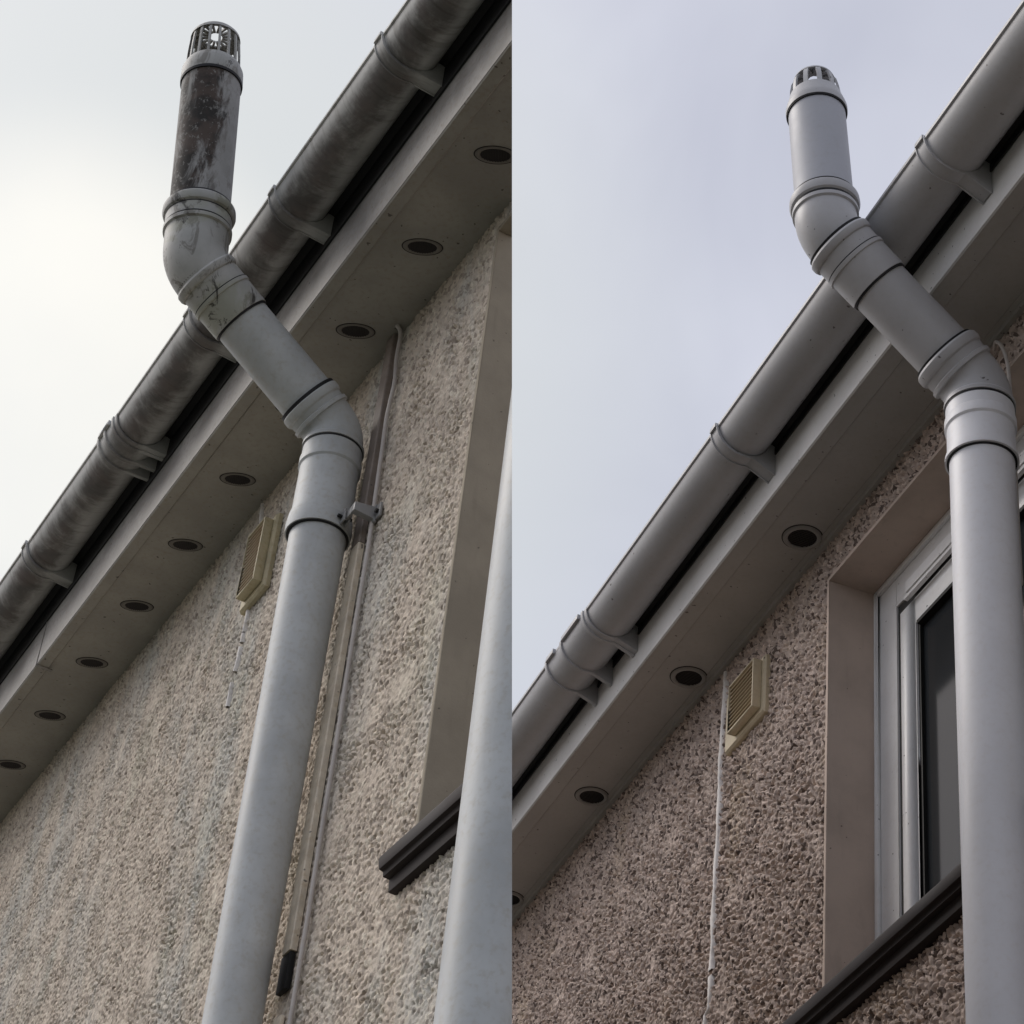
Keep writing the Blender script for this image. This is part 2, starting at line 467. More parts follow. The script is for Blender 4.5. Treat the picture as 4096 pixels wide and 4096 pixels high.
class MB:
    def __init__(s):
        s.v, s.f, s.sm = [], [], []

    def add(s, vs, fs, smooth=False):
        k = len(s.v)
        s.v += [Vector((p[0], -p[1], p[2])) for p in vs]
        for f in fs:
            s.f.append([i + k for i in f])
            s.sm.append(smooth)
        return s

    def box(s, a0, a1, o0, o1, z0, z1):
        vs = [(a, o, z) for a in (a0, a1) for o in (o0, o1) for z in (z0, z1)]
        return s.add(vs, [(0, 1, 3, 2), (4, 6, 7, 5), (0, 4, 5, 1), (2, 3, 7, 6), (0, 2, 6, 4), (1, 5, 7, 3)])

    def prism(s, prof, a0, a1, smooth=False):
        """closed (o,z) profile pushed along a"""
        n = len(prof)
        vs = [(a0, p[0], p[1]) for p in prof] + [(a1, p[0], p[1]) for p in prof]
        s.add(vs, [(i, (i + 1) % n, (i + 1) % n + n, i + n) for i in range(n)], smooth)
        s.add(vs, [tuple(range(n))[::-1], tuple(range(n, 2 * n))])
        return s

    def long_prism(s, prof, a0, a1, step=0.05, sag=0.0, seed=1):
        """profile in many bays so that it can waver very slightly along its length"""
        n = len(prof)
        m = max(2, int((a1 - a0) / step))
        rnd = random.Random(seed)
        ph = [rnd.uniform(0, 6.28) for _ in range(4)]
        vs = []
        for k in range(m + 1):
            a = a0 + (a1 - a0) * k / m
            dz = sag * (math.sin(a * 2.3 + ph[0]) + 0.5 * math.sin(a * 5.1 + ph[1]))
            do = sag * (math.sin(a * 1.9 + ph[2]) + 0.5 * math.sin(a * 4.3 + ph[3]))
            vs += [(a, p[0] + do, p[1] + dz) for p in prof]
        fs = [(k * n + i, k * n + (i + 1) % n, (k + 1) * n + (i + 1) % n, (k + 1) * n + i) for k in range(m) for i in range(n)]
        s.add(vs, fs, True)
        s.add(vs[:n], [tuple(range(n))[::-1]])
        s.add(vs[-n:], [tuple(range(n))])
        return s

    def rings(s, stations, seg=56, close=True):
        """stations: list of (centre, tangent, radius) in (a,o,z); joined into a smooth tube"""
        k = 0
        ref = Vector((0, 0, 1)) if abs(stations[0][1].normalized().z) < 0.9 else Vector((1, 0, 0))
        vs = []
        for c, t, r in stations:
            t = t.normalized()
            u = (ref - t * ref.dot(t)).normalized()
            w = t.cross(u)
            ref = u
            for i in range(seg):
                an = 2 * math.pi * i / seg
                vs.append(c + (u * math.cos(an) + w * math.sin(an)) * r)
        n = len(stations)
        fs = [(j * seg + i, j * seg + (i + 1) % seg, (j + 1) * seg + (i + 1) % seg, (j + 1) * seg + i)
              for j in range(n - 1) for i in range(seg)]
        s.add(vs, fs, True)
        if close:
            s.add(vs[:seg], [tuple(range(seg))[::-1]], False)
            s.add(vs[-seg:], [tuple(range(seg))], False)
        return s

    def tube(s, pts, r, seg=12):
        P = [Vector(p) for p in pts]
        # round the polyline
        Q = []
        for i in range(len(P) - 1):
            p0, p1, p2, p3 = P[max(0, i - 1)], P[i], P[i + 1], P[min(len(P) - 1, i + 2)]
            for k in range(6):
                t = k / 6
                Q.append(0.5 * ((2 * p1) + (p2 - p0) * t + (2 * p0 - 5 * p1 + 4 * p2 - p3) * t * t + (3 * p1 - p0 - 3 * p2 + p3) * t ** 3))
        Q.append(P[-1])
        st = []
        for i, q in enumerate(Q):
            t = Q[min(i + 1, len(Q) - 1)] - Q[max(i - 1, 0)]
            st.append((q, t, r))
        return s.rings(st, seg)

    def disc_plate(s, a, o, z, r, t, seg=40, ra=None, rot=0.0):
        """flat disc lying in a horizontal plane, t thick downwards from z"""
        vs = []
        for zz in (z, z - t):
            for i in range(seg):
                an = 2 * math.pi * i / seg
                x, y = r * math.cos(an), (ra or r) * math.sin(an)
                vs.append((a + x * math.cos(rot) - y * math.sin(rot), o + x * math.sin(rot) + y * math.cos(rot), zz))
        fs = [(i, (i + 1) % seg, seg + (i + 1) % seg, seg + i) for i in range(seg)]
        s.add(vs, fs, True)
        s.add(vs, [tuple(range(seg)), tuple(range(seg, 2 * seg))[::-1]])
        return s

    def ring_plate(s, a, o, z, r0, r1, t, seg=48, k=1.0, rot=0.0):
        """flat ring with a rounded under edge; k squashes it into an oval"""
        prof = [(r0, 0), (r0, -t * 0.6), (r0 + (r1 - r0) * 0.3, -t), (r0 + (r1 - r0) * 0.7, -t), (r1, -t * 0.3), (r1, 0)]
        vs = []
        for i in range(seg):
            an = 2 * math.pi * i / seg
            for r, dz in prof:
                x, y = r * math.cos(an), k * r * math.sin(an)
                vs.append((a + x * math.cos(rot) - y * math.sin(rot), o + x * math.sin(rot) + y * math.cos(rot), z + dz))
        n = len(prof)
        fs = [(i * n + j, ((i + 1) % seg) * n + j, ((i + 1) % seg) * n + (j + 1) % n, i * n + (j + 1) % n) for i in range(seg) for j in range(n)]
        return s.add(vs, fs, True)


def build(mb, name, mat, house, parent=None, base=(0, 0, 0), bevel=0.0, sharp=32, origin=None):
    """turn an MB into ONE mesh object; base is the parent's place in (a,o,z)"""
    pvec = Vector((base[0], -base[1], base[2]))
    bvec = pvec if origin is None else Vector((origin[0], -origin[1], origin[2]))
    k = house.u
    bvec, pvec = bvec * k, pvec * k
    me = bpy.data.meshes.new(name)
    me.from_pydata([v * k - bvec for v in mb.v], [], mb.f)
    me.polygons.foreach_set('use_smooth', mb.sm)
    bm = bmesh.new()
    bm.from_mesh(me)
    bmesh.ops.remove_doubles(bm, verts=bm.verts, dist=1e-6)
    bmesh.ops.recalc_face_normals(bm, faces=bm.faces)
    if bevel:
        es = [e for e in bm.edges if len(e.link_faces) == 2 and e.calc_face_angle(0) > 0.6]
        if es:
            bmesh.ops.bevel(bm, geom=es, offset=bevel, segments=2, profile=0.6, affect='EDGES', clamp_overlap=True)
            for f in bm.faces:
                f.smooth = True
    if house.cut:
        W = house.M @ Matrix.Translation(bvec)
        Wi = W.inverted()
        p = Wi @ CUT_P
        nn = (Wi.to_3x3() @ CUT_N).normalized()
        side = [(v.co - p).dot(nn) for v in bm.verts]
        if side and max(side) > 0:
            r = bmesh.ops.bisect_plane(bm, geom=bm.verts[:] + bm.edges[:] + bm.faces[:], dist=1e-7,
                                       plane_co=p, plane_no=nn, clear_outer=True)
            ed = [e for e in r['geom_cut'] if isinstance(e, bmesh.types.BMEdge) and e.is_boundary]
            if ed and len(ed) < 3000:
                bmesh.ops.holes_fill(bm, edges=ed, sides=0)
    bm.to_mesh(me)
    bm.free()
    me.set_sharp_from_angle(angle=math.radians(sharp))
    me.materials.append(mat)
    ob = bpy.data.objects.new(name, me)
    COL.objects.link(ob)
    if parent is not None:
        ob.parent = parent
        ob.location = bvec - pvec
    else:
        ob.matrix_world = house.M @ Matrix.Translation(bvec)
    return ob


def thing(name, label, cat, house, base=(0, 0, 0), group=None):
    e = bpy.data.objects.new(name, None)
    e.empty_display_size = 0.1
    COL.objects.link(e)
    e.matrix_world = house.M @ Matrix.Translation(Vector((base[0], -base[1], base[2])) * house.u)
    e['label'] = label
    e['category'] = cat
    if group:
        e['group'] = group
    return e


def tag(o, label, cat, group=None):
    o['label'] = label
    o['category'] = cat
    if group:
        o['group'] = group
    return o


# ------------------------------------------------------------------ band-passed noise for the roughcast coat
def band(nx, ny, step, wl, width, seed):
    rng = np.random.default_rng(seed)
    w = np.fft.rfft2(rng.standard_normal((ny, nx)))
    fx = np.fft.rfftfreq(nx, step)[None, :]
    fy = np.fft.fftfreq(ny, step)[:, None]
    f = np.sqrt(fx * fx + fy * fy) * wl
    g = np.exp(-((f - 1.0) / width) ** 2)
    r = np.fft.irfft2(w * g, s=(ny, nx))
    return r / r.std()


def coat(house, parent, name, mat, a0, a1, z0, z1, step, hole, wl, amp, pitamp, seed, fade=1.0):
    nx, ny = int((a1 - a0) / step) + 1, int((z1 - z0) / step) + 1
    A = np.linspace(a0, a1, nx)
    Z = np.linspace(z0, z1, ny)
    ha, hb, hz0, hz1 = hole
    i = int(np.argmin(np.abs(A - ha))); A[i] = ha
    i2 = nx
    if hb < a1:
        i2 = int(np.argmin(np.abs(A - hb))); A[i2] = hb
    j0 = int(np.argmin(np.abs(Z - hz0))); Z[j0] = hz0
    j1 = int(np.argmin(np.abs(Z - hz1))); Z[j1] = hz1
    n1 = band(nx, ny, step, wl, 0.28, seed)
    n2 = band(nx, ny, step, wl * 2.1, 0.4, seed + 1)
    n3 = band(nx, ny, step, wl * 1.35, 0.3, seed + 2)
    n4 = band(nx, ny, step, wl * 14, 0.6, seed + 3)
    hgt = amp * (np.tanh(1.8 * n1 + 0.35) * 0.8 + 0.35 * n2)
    pits = np.clip((n3 - 1.15 + 0.25 * n4) / 0.55, 0, 1)
    hgt = hgt - pitamp * pits
    hgt *= 1 + 0.22 * n4
    hgt = np.clip(hgt, -0.0090, 0.006)
    AA, ZZ = np.meshgrid(A, Z)
    co = np.empty((ny, nx, 3), dtype=np.float32)
    # pebbles also lean sideways a little so that edges are not clean
    co[..., 0] = AA + 0.0006 * n2
    co[..., 1] = -hgt
    co[..., 2] = ZZ + 0.0006 * n3
    co[:, i, 0] = ha + 0.0010 * n2[:, i]
    idx = np.arange(nx * ny).reshape(ny, nx)
    q = np.stack([idx[:-1, :-1], idx[:-1, 1:], idx[1:, 1:], idx[1:, :-1]], -1)
    keep = np.ones((ny - 1, nx - 1), bool)
    keep[j0:j1, i:i2] = False
    co *= house.u
    V = co.reshape(-1, 3)
    if house.cut:
        Wi = house.M.inverted()
        p = np.array(Wi @ CUT_P)
        nn = np.array((Wi.to_3x3() @ CUT_N).normalized())
        d = (co.reshape(-1, 3) - p) @ nn
        dd = d.reshape(ny, nx)
        out = (dd[:-1, :-1] > 0) & (dd[1:, :-1] > 0) & (dd[:-1, 1:] > 0) & (dd[1:, 1:] > 0)
        keep &= ~out
        # slide the last row of points back onto the end plane, along the wall
        push = d > 0
        V = V.copy()
        V[push, 0] -= (d[push] / nn[0])
    q = q[keep]
    me = bpy.data.meshes.new(name)
    me.vertices.add(len(V))
    me.vertices.foreach_set('co', V.astype(np.float32).ravel())
    me.loops.add(len(q) * 4)
    me.loops.foreach_set('vertex_index', q.astype(np.int32).ravel())
    me.polygons.add(len(q))
    me.polygons.foreach_set('loop_start', np.arange(0, len(q) * 4, 4, dtype=np.int32))
    me.polygons.foreach_set('loop_total', np.full(len(q), 4, dtype=np.int32))
    me.polygons.foreach_set('use_smooth', np.ones(len(q), bool))
    me.update(calc_edges=True)
    me.validate()
    me.materials.append(mat)
    ob = bpy.data.objects.new(name, me)
    COL.objects.link(ob)
    ob.parent = parent
    return ob


# ------------------------------------------------------------------ the setting
gm = bpy.data.meshes.new("ground")
S = 1500
gm.from_pydata([(-S, -S, 0), (S, -S, 0), (S, S, 0), (-S, S, 0)], [], [(0, 1, 2, 3)])
gm.materials.append(GROUND)
ground = bpy.data.objects.new("ground", gm)
COL.objects.link(ground)
ground['kind'] = 'structure'


# ------------------------------------------------------------------ a house front: wall, coat, eaves, window
def house_front(H, label, P):
    e = thing('rendered_house', label, 'house', H, (0, 0, 0))
    zb, a0, a1 = -P['ground'], P['wall'][0], P['wall'][1]
    oa, ob, oz0, oz1 = P['open']                  # opening: a from, a to, z from, z to
    T = 0.28
    w = MB()
    w.box(a0, oa, -T, -0.0095, zb, 0.22)
    w.box(ob, a1, -T, -0.0095, zb, 0.22)
    w.box(oa, ob, -T, -0.0095, zb, oz0)
    w.box(oa, ob, -T, -0.0095, oz1, 0.22)
    build(w, 'wall', P['wallmat'], H, e)
    coat(H, e, 'roughcast_coat', P['wallmat'], P['coat'][0], P['coat'][1], P['coat'][2], 0.0, P['coat'][3],
         (oa, ob, oz0, oz1), P['wl'], P['amp'], P['pit'], P['seed'])
    # smooth painted reveal inside the opening
    rv = P['rev']
    t = 0.009
    r = MB()
    r.box(oa, oa + t, -rv - 0.06, 0.0035, oz0, oz1)
    r.box(oa + t, ob - t, -rv - 0.06, 0.0035, oz1 - t, oz1)
    r.box(ob - t, ob, -rv - 0.06, 0.0035, oz0, oz1)
    build(r, 'window_reveal', P['revmat'], H, e, bevel=0.0012)
    # fascia board with its return under the eaves, and the soffit board
    D, tr = P['D'], P['trim']
    zg = P['zg']
    f = MB()
    prof = [(D, -0.001), (D + 0.001, zg + 0.03), (D - 0.018, zg + 0.03), (D - 0.018, -0.004), (D, -0.004)]
    f.long_prism(prof, a0, a1, 0.08, 0.0006, 4)
    build(f, 'fascia_board', P['fasmat'], H, e, sharp=28)
    f = MB()
    f.long_prism([(tr + 0.003, 0.008), (tr, 0.0055), (tr, -0.0045), (tr + 0.003, -0.007), (D - 0.003, -0.007), (D - 0.0008, -0.0045), (D - 0.019, -0.004), (D - 0.019, 0.008)], a0, a1, 0.08, 0.0006, 4)
    build(f, 'soffit_trim', P['sofmat'], H, e, sharp=28)
    ty = MB()  # added plates that block light coming down the slot behind the gutter
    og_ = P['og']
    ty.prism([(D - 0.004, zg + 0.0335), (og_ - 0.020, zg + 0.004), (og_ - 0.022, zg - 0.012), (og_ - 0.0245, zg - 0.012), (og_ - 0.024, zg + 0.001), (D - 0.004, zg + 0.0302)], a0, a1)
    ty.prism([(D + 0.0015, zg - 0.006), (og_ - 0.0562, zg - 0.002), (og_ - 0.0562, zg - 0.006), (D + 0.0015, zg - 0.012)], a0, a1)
    ty.box(a0, a1, D + 0.0012, D + 0.0045, P['shade_z'], zg - 0.014)  # added black strip: the gutter's deep shade on the upper fascia
    build(ty, 'eaves_shade_strip', SEAL_SHADE, H, e)
    s = MB()
    s.box(a0, a1, -0.002, tr - 0.0015, 0.0, 0.010)
    sof = build(s, 'soffit_board', P['sofmat'], H, e)
    if P.get('wallbead'):
        b = MB()
        b.prism([(0.0, -0.010), (0.012, -0.010), (0.014, -0.002), (0.024, -0.002), (0.024, -0.0005), (0.0, -0.0005)], a0, a1)
        build(b, 'soffit_edge_trim', P['sofmat'], H, e)
    # vents let into the soffit
    for (va, vo) in P['vents']:
        k, rot = P['ventk'], P['ventrot']
        vr = P['ventr']
        rim = MB().ring_plate(va, vo, 0.0, vr * 0.74, vr, P['ventt'], 48, k, rot)
        rim_o = build(rim, 'soffit_vent', P['ventrim'], H, sof)
        g = MB().disc_plate(va, vo, -0.0003, vr * 0.75, 0.0008, 40, vr * 0.75 * k, rot)
        for j in range(-5, 6):
            x = j * vr * 0.130
            h = math.sqrt(max(0, (vr * 0.74) ** 2 - x * x)) * k
            c, sn = math.cos(rot), math.sin(rot)
            q = [(x - 0.0008, -h), (x + 0.0008, -h), (x + 0.0008, h), (x - 0.0008, h)]
            q = [(va + X * c - Y * sn, vo + X * sn + Y * c) for X, Y in q]
            g.add([(A_, O_, -0.001) for A_, O_ in q] + [(A_, O_, -0.0026) for A_, O_ in q],
                  [(0, 1, 2, 3), (4, 7, 6, 5), (0, 4, 5, 1), (1, 5, 6, 2), (2, 6, 7, 3), (3, 7, 4, 0)])
        build(g, 'soffit_vent_grille', DARKVENT, H, sof)
        rl = MB().ring_plate(va, vo, -0.0002, vr * 0.995, vr * 1.06, 0.0012, 48, k, rot)
        build(rl, 'soffit_vent_seal', DARKVENT, H, sof)
    # tiled roof slope above the gutter
    rd = P['roof']
    r = MB()
    r.prism([(D + 0.045, zg + 0.035), (-rd, zg + 0.035 + (rd + D + 0.045) * 0.45), (-rd, zg + 0.055 + (rd + D + 0.045) * 0.45), (D + 0.045, zg + 0.055)], a0, a1)
    x = a0
    build(r, 'roof', TILE, H, e)
    # sill
    so, sz, sa = P['sill']
    sl_ = MB()
    sl_.prism([(-rv - 0.03, sz + 0.030), (so, sz + 0.002), (so + 0.002, sz - 0.004), (so - 0.001, sz - 0.020), (so - 0.008, sz - 0.022),
               (so - 0.009, sz - 0.030), (so - 0.020, sz - 0.031), (so - 0.021, sz - 0.052), (-0.02, sz - 0.054), (-rv - 0.03, sz - 0.03)],
              sa, ob + 0.05)
    build(sl_, 'window_sill', SILL, H, e, bevel=0.0012)
    # window
    wa, wb, wz0, wz1 = oa + t, ob - t, oz0 - 0.002, oz1 - t
    fo = -rv
    F = P['frame']
    fr = MB()
    fd = 0.055
    fr.box(wa, wa + F, fo - fd, fo, wz0, wz1)
    fr.box(wb - F, wb, fo - fd, fo, wz0, wz1)
    fr.box(wa + F, wb - F, fo - fd, fo, wz1 - F, wz1)
    fr.box(wa + F, wb - F, fo - fd, fo, wz0, wz0 + F)
    # raised outer lip of the frame, seen as a thin line beside the reveal
    fr.box(wa, wa + 0.014, fo, fo + 0.008, wz0, wz1)
    fr.box(wa + 0.014, wb, fo, fo + 0.008, wz1 - 0.014, wz1)
    win = build(fr, 'window', FRAME_W, H, e, bevel=0.002)
    g = 0.0155
    S_ = P['sash']
    sh = MB()
    xa, xb, y0, y1 = wa + F + g, wb - F - g, wz0 + F + g, wz1 - F - g - 0.012
    sh.box(xa, xa + S_, fo - fd + 0.006, fo + 0.001, y0, y1)
    sh.box(xb - S_, xb, fo - fd + 0.006, fo + 0.001, y0, y1)
    sh.box(xa + S_, xb - S_, fo - fd + 0.006, fo + 0.001, y1 - S_, y1)
    sh.box(xa + S_, xb - S_, fo - fd + 0.006, fo + 0.001, y0, y0 + S_)
    build(sh, 'sash', FRAME_W, H, win, bevel=0.0025)
    gk = MB()
    gk.box(wa + F - 0.001, xb + g, fo - fd + 0.002, fo - 0.022, wz0 + F - 0.001, wz1 - F + 0.001)
    kk = MB()
    kk.box(xa + S_, xa + S_ + 0.008, fo - 0.03, fo - 0.004, y0 + S_, y1 - S_)
    kk.box(xb - S_ - 0.008, xb - S_, fo - 0.03, fo + 0.003, y0 + S_, y1 - S_)
    kk.box(xa + S_ + 0.008, xb - S_ - 0.008, fo - 0.03, fo + 0.003, y1 - S_ - 0.008, y1 - S_)
    kk.box(xa + g * -1 + 0.0005, xa - 0.0005, fo - fd + 0.001, fo - 0.004, y0 - g, y1 + g + 0.012)
    kk.box(xa, xb, fo - fd + 0.001, fo - 0.004, y1 + 0.0005, y1 + g + 0.0115)
    build(kk, 'glazing_gasket', BLACKP, H, win)
    gl = MB().box(xa + S_ - 0.004, xb - S_ + 0.004, fo - 0.026, fo - 0.012, y0 + S_ - 0.004, y1 - S_ + 0.004)
    build(gl, 'pane', GLASS, H, win)
    if P.get('trickle'):
        tv = MB()
        z = wz1 - F - 0.004
        tv.box(xa + 0.05, xb - 0.05, fo + 0.0005, fo + 0.016, z - 0.010, z + 0.016)
        tv.box(xa + 0.05, xb - 0.05, fo + 0.0105, fo + 0.020, z - 0.030, z - 0.022)
        build(tv, 'trickle_vent', FRAME_W, H, win, bevel=0.0015)
    return e, sof


PR = dict(ground=H0, wall=(-2.62, 2.6), open=(-0.24, 0.90, -1.052, -0.095), wallmat=WALL_R, coat=(-2.55, 1.60, -1.75, 0.0028),
          wl=0.0124, amp=0.0056, pit=0.0075, seed=11, rev=0.104, revmat=REVEAL_R, D=0.171, trim=0.129, zg=0.122, og=0.242, shade_z=0.090,
          fasmat=FASCIA_R, sofmat=SOFFIT_R, wallbead=True,
          vents=[(-1.374 + 0.563 * k, 0.056) for k in (-2, -1, 0, 1, 2, 4)], ventk=1.0, ventrot=0.0, ventr=0.040, ventt=0.006, ventrim=VENTRIM_R,
          roof=1.5, sill=(0.04, -1.052, -0.36), frame=0.082, sash=0.062, trickle=True)
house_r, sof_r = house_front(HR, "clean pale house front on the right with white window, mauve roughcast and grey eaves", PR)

PL = dict(ground=G_LEFT, wall=(-4.2, 1.62), open=(0.905, 1.95, -1.368, -0.045), wallmat=WALL_L, coat=(-2.25, 1.36, -1.95, 0.0028),
          wl=0.0112, amp=0.0019, pit=0.0080, seed=31, rev=0.185, revmat=REVEAL_L, D=0.189, trim=0.159, zg=0.202, og=0.264, shade_z=0.122,
          fasmat=FASCIA_L, sofmat=SOFFIT_L,
          vents=[(-1.236 + 0.283 * k, 0.080) for k in range(-9, 10)], ventk=0.56, ventrot=math.radians(-60), ventr=0.0375, ventt=0.0025, ventrim=VENTRIM_L,
          roof=0.42, sill=(0.035, -1.368, 0.862), frame=0.07, sash=0.06)
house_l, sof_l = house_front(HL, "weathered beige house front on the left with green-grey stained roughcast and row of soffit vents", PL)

# end-on sealed line in the right-hand roughcast, a ragged bead of pale sealant
def sealant(H, parent, pts, w, mat, seed, gaps=()):
    rnd = random.Random(seed)
    mb = MB()
    n = 150
    row = []
    for k in range(n + 1):
        t = k / n
        z = pts[0][1] + (pts[-1][1] - pts[0][1]) * t
        # piecewise line
        for (p, q) in zip(pts[:-1], pts[1:]):
            if p[1] >= z >= q[1]:
                u = (p[1] - z) / (p[1] - q[1] + 1e-9)
                a = p[0] + (q[0] - p[0]) * u
        a += 0.0022 * math.sin(z * 19 + seed) + 0.0012 * math.sin(z * 53) + rnd.uniform(-0.0009, 0.0009)
        ww = w * (1 + 0.22 * math.sin(z * 47 + 2 * seed) + rnd.uniform(-0.2, 0.2))
        row.append((a, z, ww))
    k = 0
    while k < n:
        mb = MB()
        while k < n and not any(g0 > row[k][1] > g1 for g0, g1 in gaps):
            vs = []
            for a, z, ww in (row[k], row[k + 1]):
                vs += [(a - ww, -0.001, z), (a - ww * 0.7, 0.0062, z), (a, 0.0078, z), (a + ww * 0.7, 0.0062, z), (a + ww, -0.001, z)]
            mb.add(vs, [(i, i + 1, i + 6, i + 5) for i in range(4)], True)
            k += 1
        if mb.v:
            build(mb, 'render_bead', mat, H, parent, sharp=60)
        k += 1


sealant(HR, house_r, [(-0.729, -0.02), (-0.733, -0.26), (-0.734, -0.55), (-0.738, -0.83), (-0.752, -0.835), (-0.752, -1.0)], 0.0090, RESEAL, 3, gaps=((-0.745, -0.757),))
sealant(HL, house_l, [(-0.139, -0.01), (-0.118, -0.10), (-0.09, -0.36), (-0.092, -0.44), (-0.10, -0.56)], 0.0048, RESEAL, 8,
        gaps=((-0.125, -0.30), (-0.405, -0.415), (-0.475, -0.50)))

# rusty streak end: soffit joint cover on the left house
jc = MB()
jc.prism([(0.150, -0.0095), (0.185, -0.0095), (0.1885, -0.0075), (0.150, -0.0075)], -1.040, -1.030)
jc.prism([(0.1895, -0.008), (0.1915, -0.008), (0.1915, 0.13), (0.1895, 0.13)], -1.041, -1.036)
build(jc, 'fascia_joint', FASCIA_L, HL, house_l)


# ------------------------------------------------------------------ gutters
def gutter(H, label, D, og, zg, a0, a1, brackets, union, matg, matb, fk):
    base = (brackets[0], og, zg)
    e = thing('gutter', label, 'gutter', H, base)
    R = 0.056
    prof = []
    N = 22
    prof.append((og + R + 0.0035, zg + 0.001))
    prof.append((og + R + 0.0035, zg - 0.006))
    for i in range(N + 1):
        an = -math.pi * i / N
        if i == 0:
            prof.append((og + R, zg - 0.008))
            continue
        prof.append((og + R * math.cos(an), zg + R * math.sin(an) if i < N else zg))
    for i in range(N, -1, -1):
        an = -math.pi * i / N
        prof.append((og + (R - 0.0028) * math.cos(an), zg + (R - 0.0028) * math.sin(an)))
    mb = MB().long_prism(prof, a0, a1, 0.06, 0.0007, 9)
    build(mb, 'gutter_run', matg, H, e, base, sharp=40)

    def bracket_prof(rr, lip=0.004, foot=0.066, front=-8):
        foot = foot * fk
        pr = []
        for i in range(0, 15):
            an = math.radians(-front * 0 - 0 - 108 * i / 14)
            pr.append((og + rr * math.cos(an), zg + rr * math.sin(an)))
        # straight lower edge down to the foot on the fascia
        pr += [(D + 0.004, zg - foot - 0.020), (D + 0.0012, zg - foot - 0.020), (D + 0.0012, zg - 0.008)]
        # back along the gutter wall
        for i in range(14, -1, -1):
            an = math.radians(-172 * i / 14 if i else 0)
            pr.append((og + (R + 0.0008) * math.cos(an), zg + (R + 0.0008) * math.sin(an)))
        return pr

    def bracket(a, wdt):
        m = MB()
        m.prism(bracket_prof(R + 0.0042), a - wdt / 2, a + wdt / 2, False)
        m.prism(bracket_prof(R + 0.0066, foot=0.070), a - wdt / 2 - 0.0028, a - wdt / 2, False)
        m.prism(bracket_prof(R + 0.0066, foot=0.070), a + wdt / 2, a + wdt / 2 + 0.0028, False)
        # clip over the front rim
        m.prism([(og + R - 0.004, zg + 0.0045), (og + R + 0.0085, zg + 0.0045), (og + R + 0.0092, zg - 0.006), (og + R + 0.0038, zg - 0.006), (og + R + 0.0036, zg + 0.0018), (og + R - 0.004, zg + 0.0018)],
                a - wdt / 2, a + wdt / 2)
        return m

    first = None
    for k, a in enumerate(brackets):
        build(bracket(a, 0.026), 'bracket', matb, H, e, base, bevel=0.0006, sharp=35)
    # union clip joining two lengths
    u = MB()
    ua, ub, uc = union
    up = []
    for i in range(0, 23):
        an = math.radians(-172 * i / 22)
        up.append((og + (R + 0.0030) * math.cos(an), zg + (R + 0.0030) * math.sin(an)))
    for i in range(22, -1, -1):
        an = math.radians(-172 * i / 22)
        up.append((og + (R + 0.0006) * math.cos(an), zg + (R + 0.0006) * math.sin(an)))
    u.prism(up, uc, ua, True)
    for a in union:
        for f, fc in ((bracket_prof(R + 0.0075, foot=0.064), 0.004),):
            u.prism(f, a - 0.005, a + 0.005)
    u.prism(bracket_prof(R + 0.0045, foot=0.060), ua, ua + 0.020)
    u.prism([(og + R - 0.004, zg + 0.006), (og + R + 0.009, zg + 0.006), (og + R + 0.010, zg - 0.007), (og + R + 0.003, zg - 0.007), (og + R + 0.003, zg + 0.0018), (og + R - 0.004, zg + 0.0018)],
            uc + 0.006, uc + 0.05)
    u.prism([(og + R - 0.004, zg + 0.006), (og + R + 0.009, zg + 0.006), (og + R + 0.010, zg - 0.007), (og + R + 0.003, zg - 0.007), (og + R + 0.003, zg + 0.0018), (og + R - 0.004, zg + 0.0018)],
            ub + 0.01, ua - 0.02)
    build(u, 'union_clip', matb, H, e, base, bevel=0.0006, sharp=35)
    return e


gutter(HR, "clean grey half-round gutter on the right-hand house", 0.171, 0.242, 0.122, -2.6, 2.6,
       [0.705, -0.152, 1.55, -1.95], (-0.855, -0.985, -1.075), UPVC_R_GUT, UPVC_R_GUT, 0.92)
gutter(HL, "dirty brown and black stained half-round gutter on the left-hand house", 0.189, 0.264, 0.202, -4.1, 1.6,
       [0.985, 0.520, 0.095, -0.885, -1.75, -2.6], (-0.318, -0.365, -0.405), GUT_DIRTY, BRK_DIRTY, 0.62)


# ------------------------------------------------------------------ soil vent pipes
def V3(p):
    return Vector(p)


def bend_point(J, d1, d2, t, s):
    """point and tangent on a rounded corner; s<0 on the incoming arm (towards d1), s>0 on the outgoing arm"""
    if s <= -t:
        return J + d1 * (-s), -d1
    if s >= t:
        return J + d2 * s, d2
    u = (s + t) / (2 * t)
    A, B = J + d1 * t, J + d2 * t
    p = A * (1 - u) ** 2 + J * 2 * u * (1 - u) + B * u ** 2
    tg = (J - A) * 2 * (1 - u) + (B - J) * 2 * u
    return p, tg


def elbow(J, d1, d2, R, prof_in, prof_out, t=0.036, rb=1.05):
    st = []
    for s, k in prof_in:
        p, tg = bend_point(J, d1, d2, t, s)
        st.append((p, tg, R * k))
    for i in range(13):
        s = -t + 2 * t * i / 12
        p, tg = bend_point(J, d1, d2, t, s)
        st.append((p, tg, R * rb))
    for s, k in prof_out:
        p, tg = bend_point(J, d1, d2, t, s)
        st.append((p, tg, R * k))
    return MB().rings(st, 64)


def lathe(P, d, prof, seg=64):
    d = d.normalized()
    return MB().rings([(P + d * s, d, r) for s, r in prof], seg)


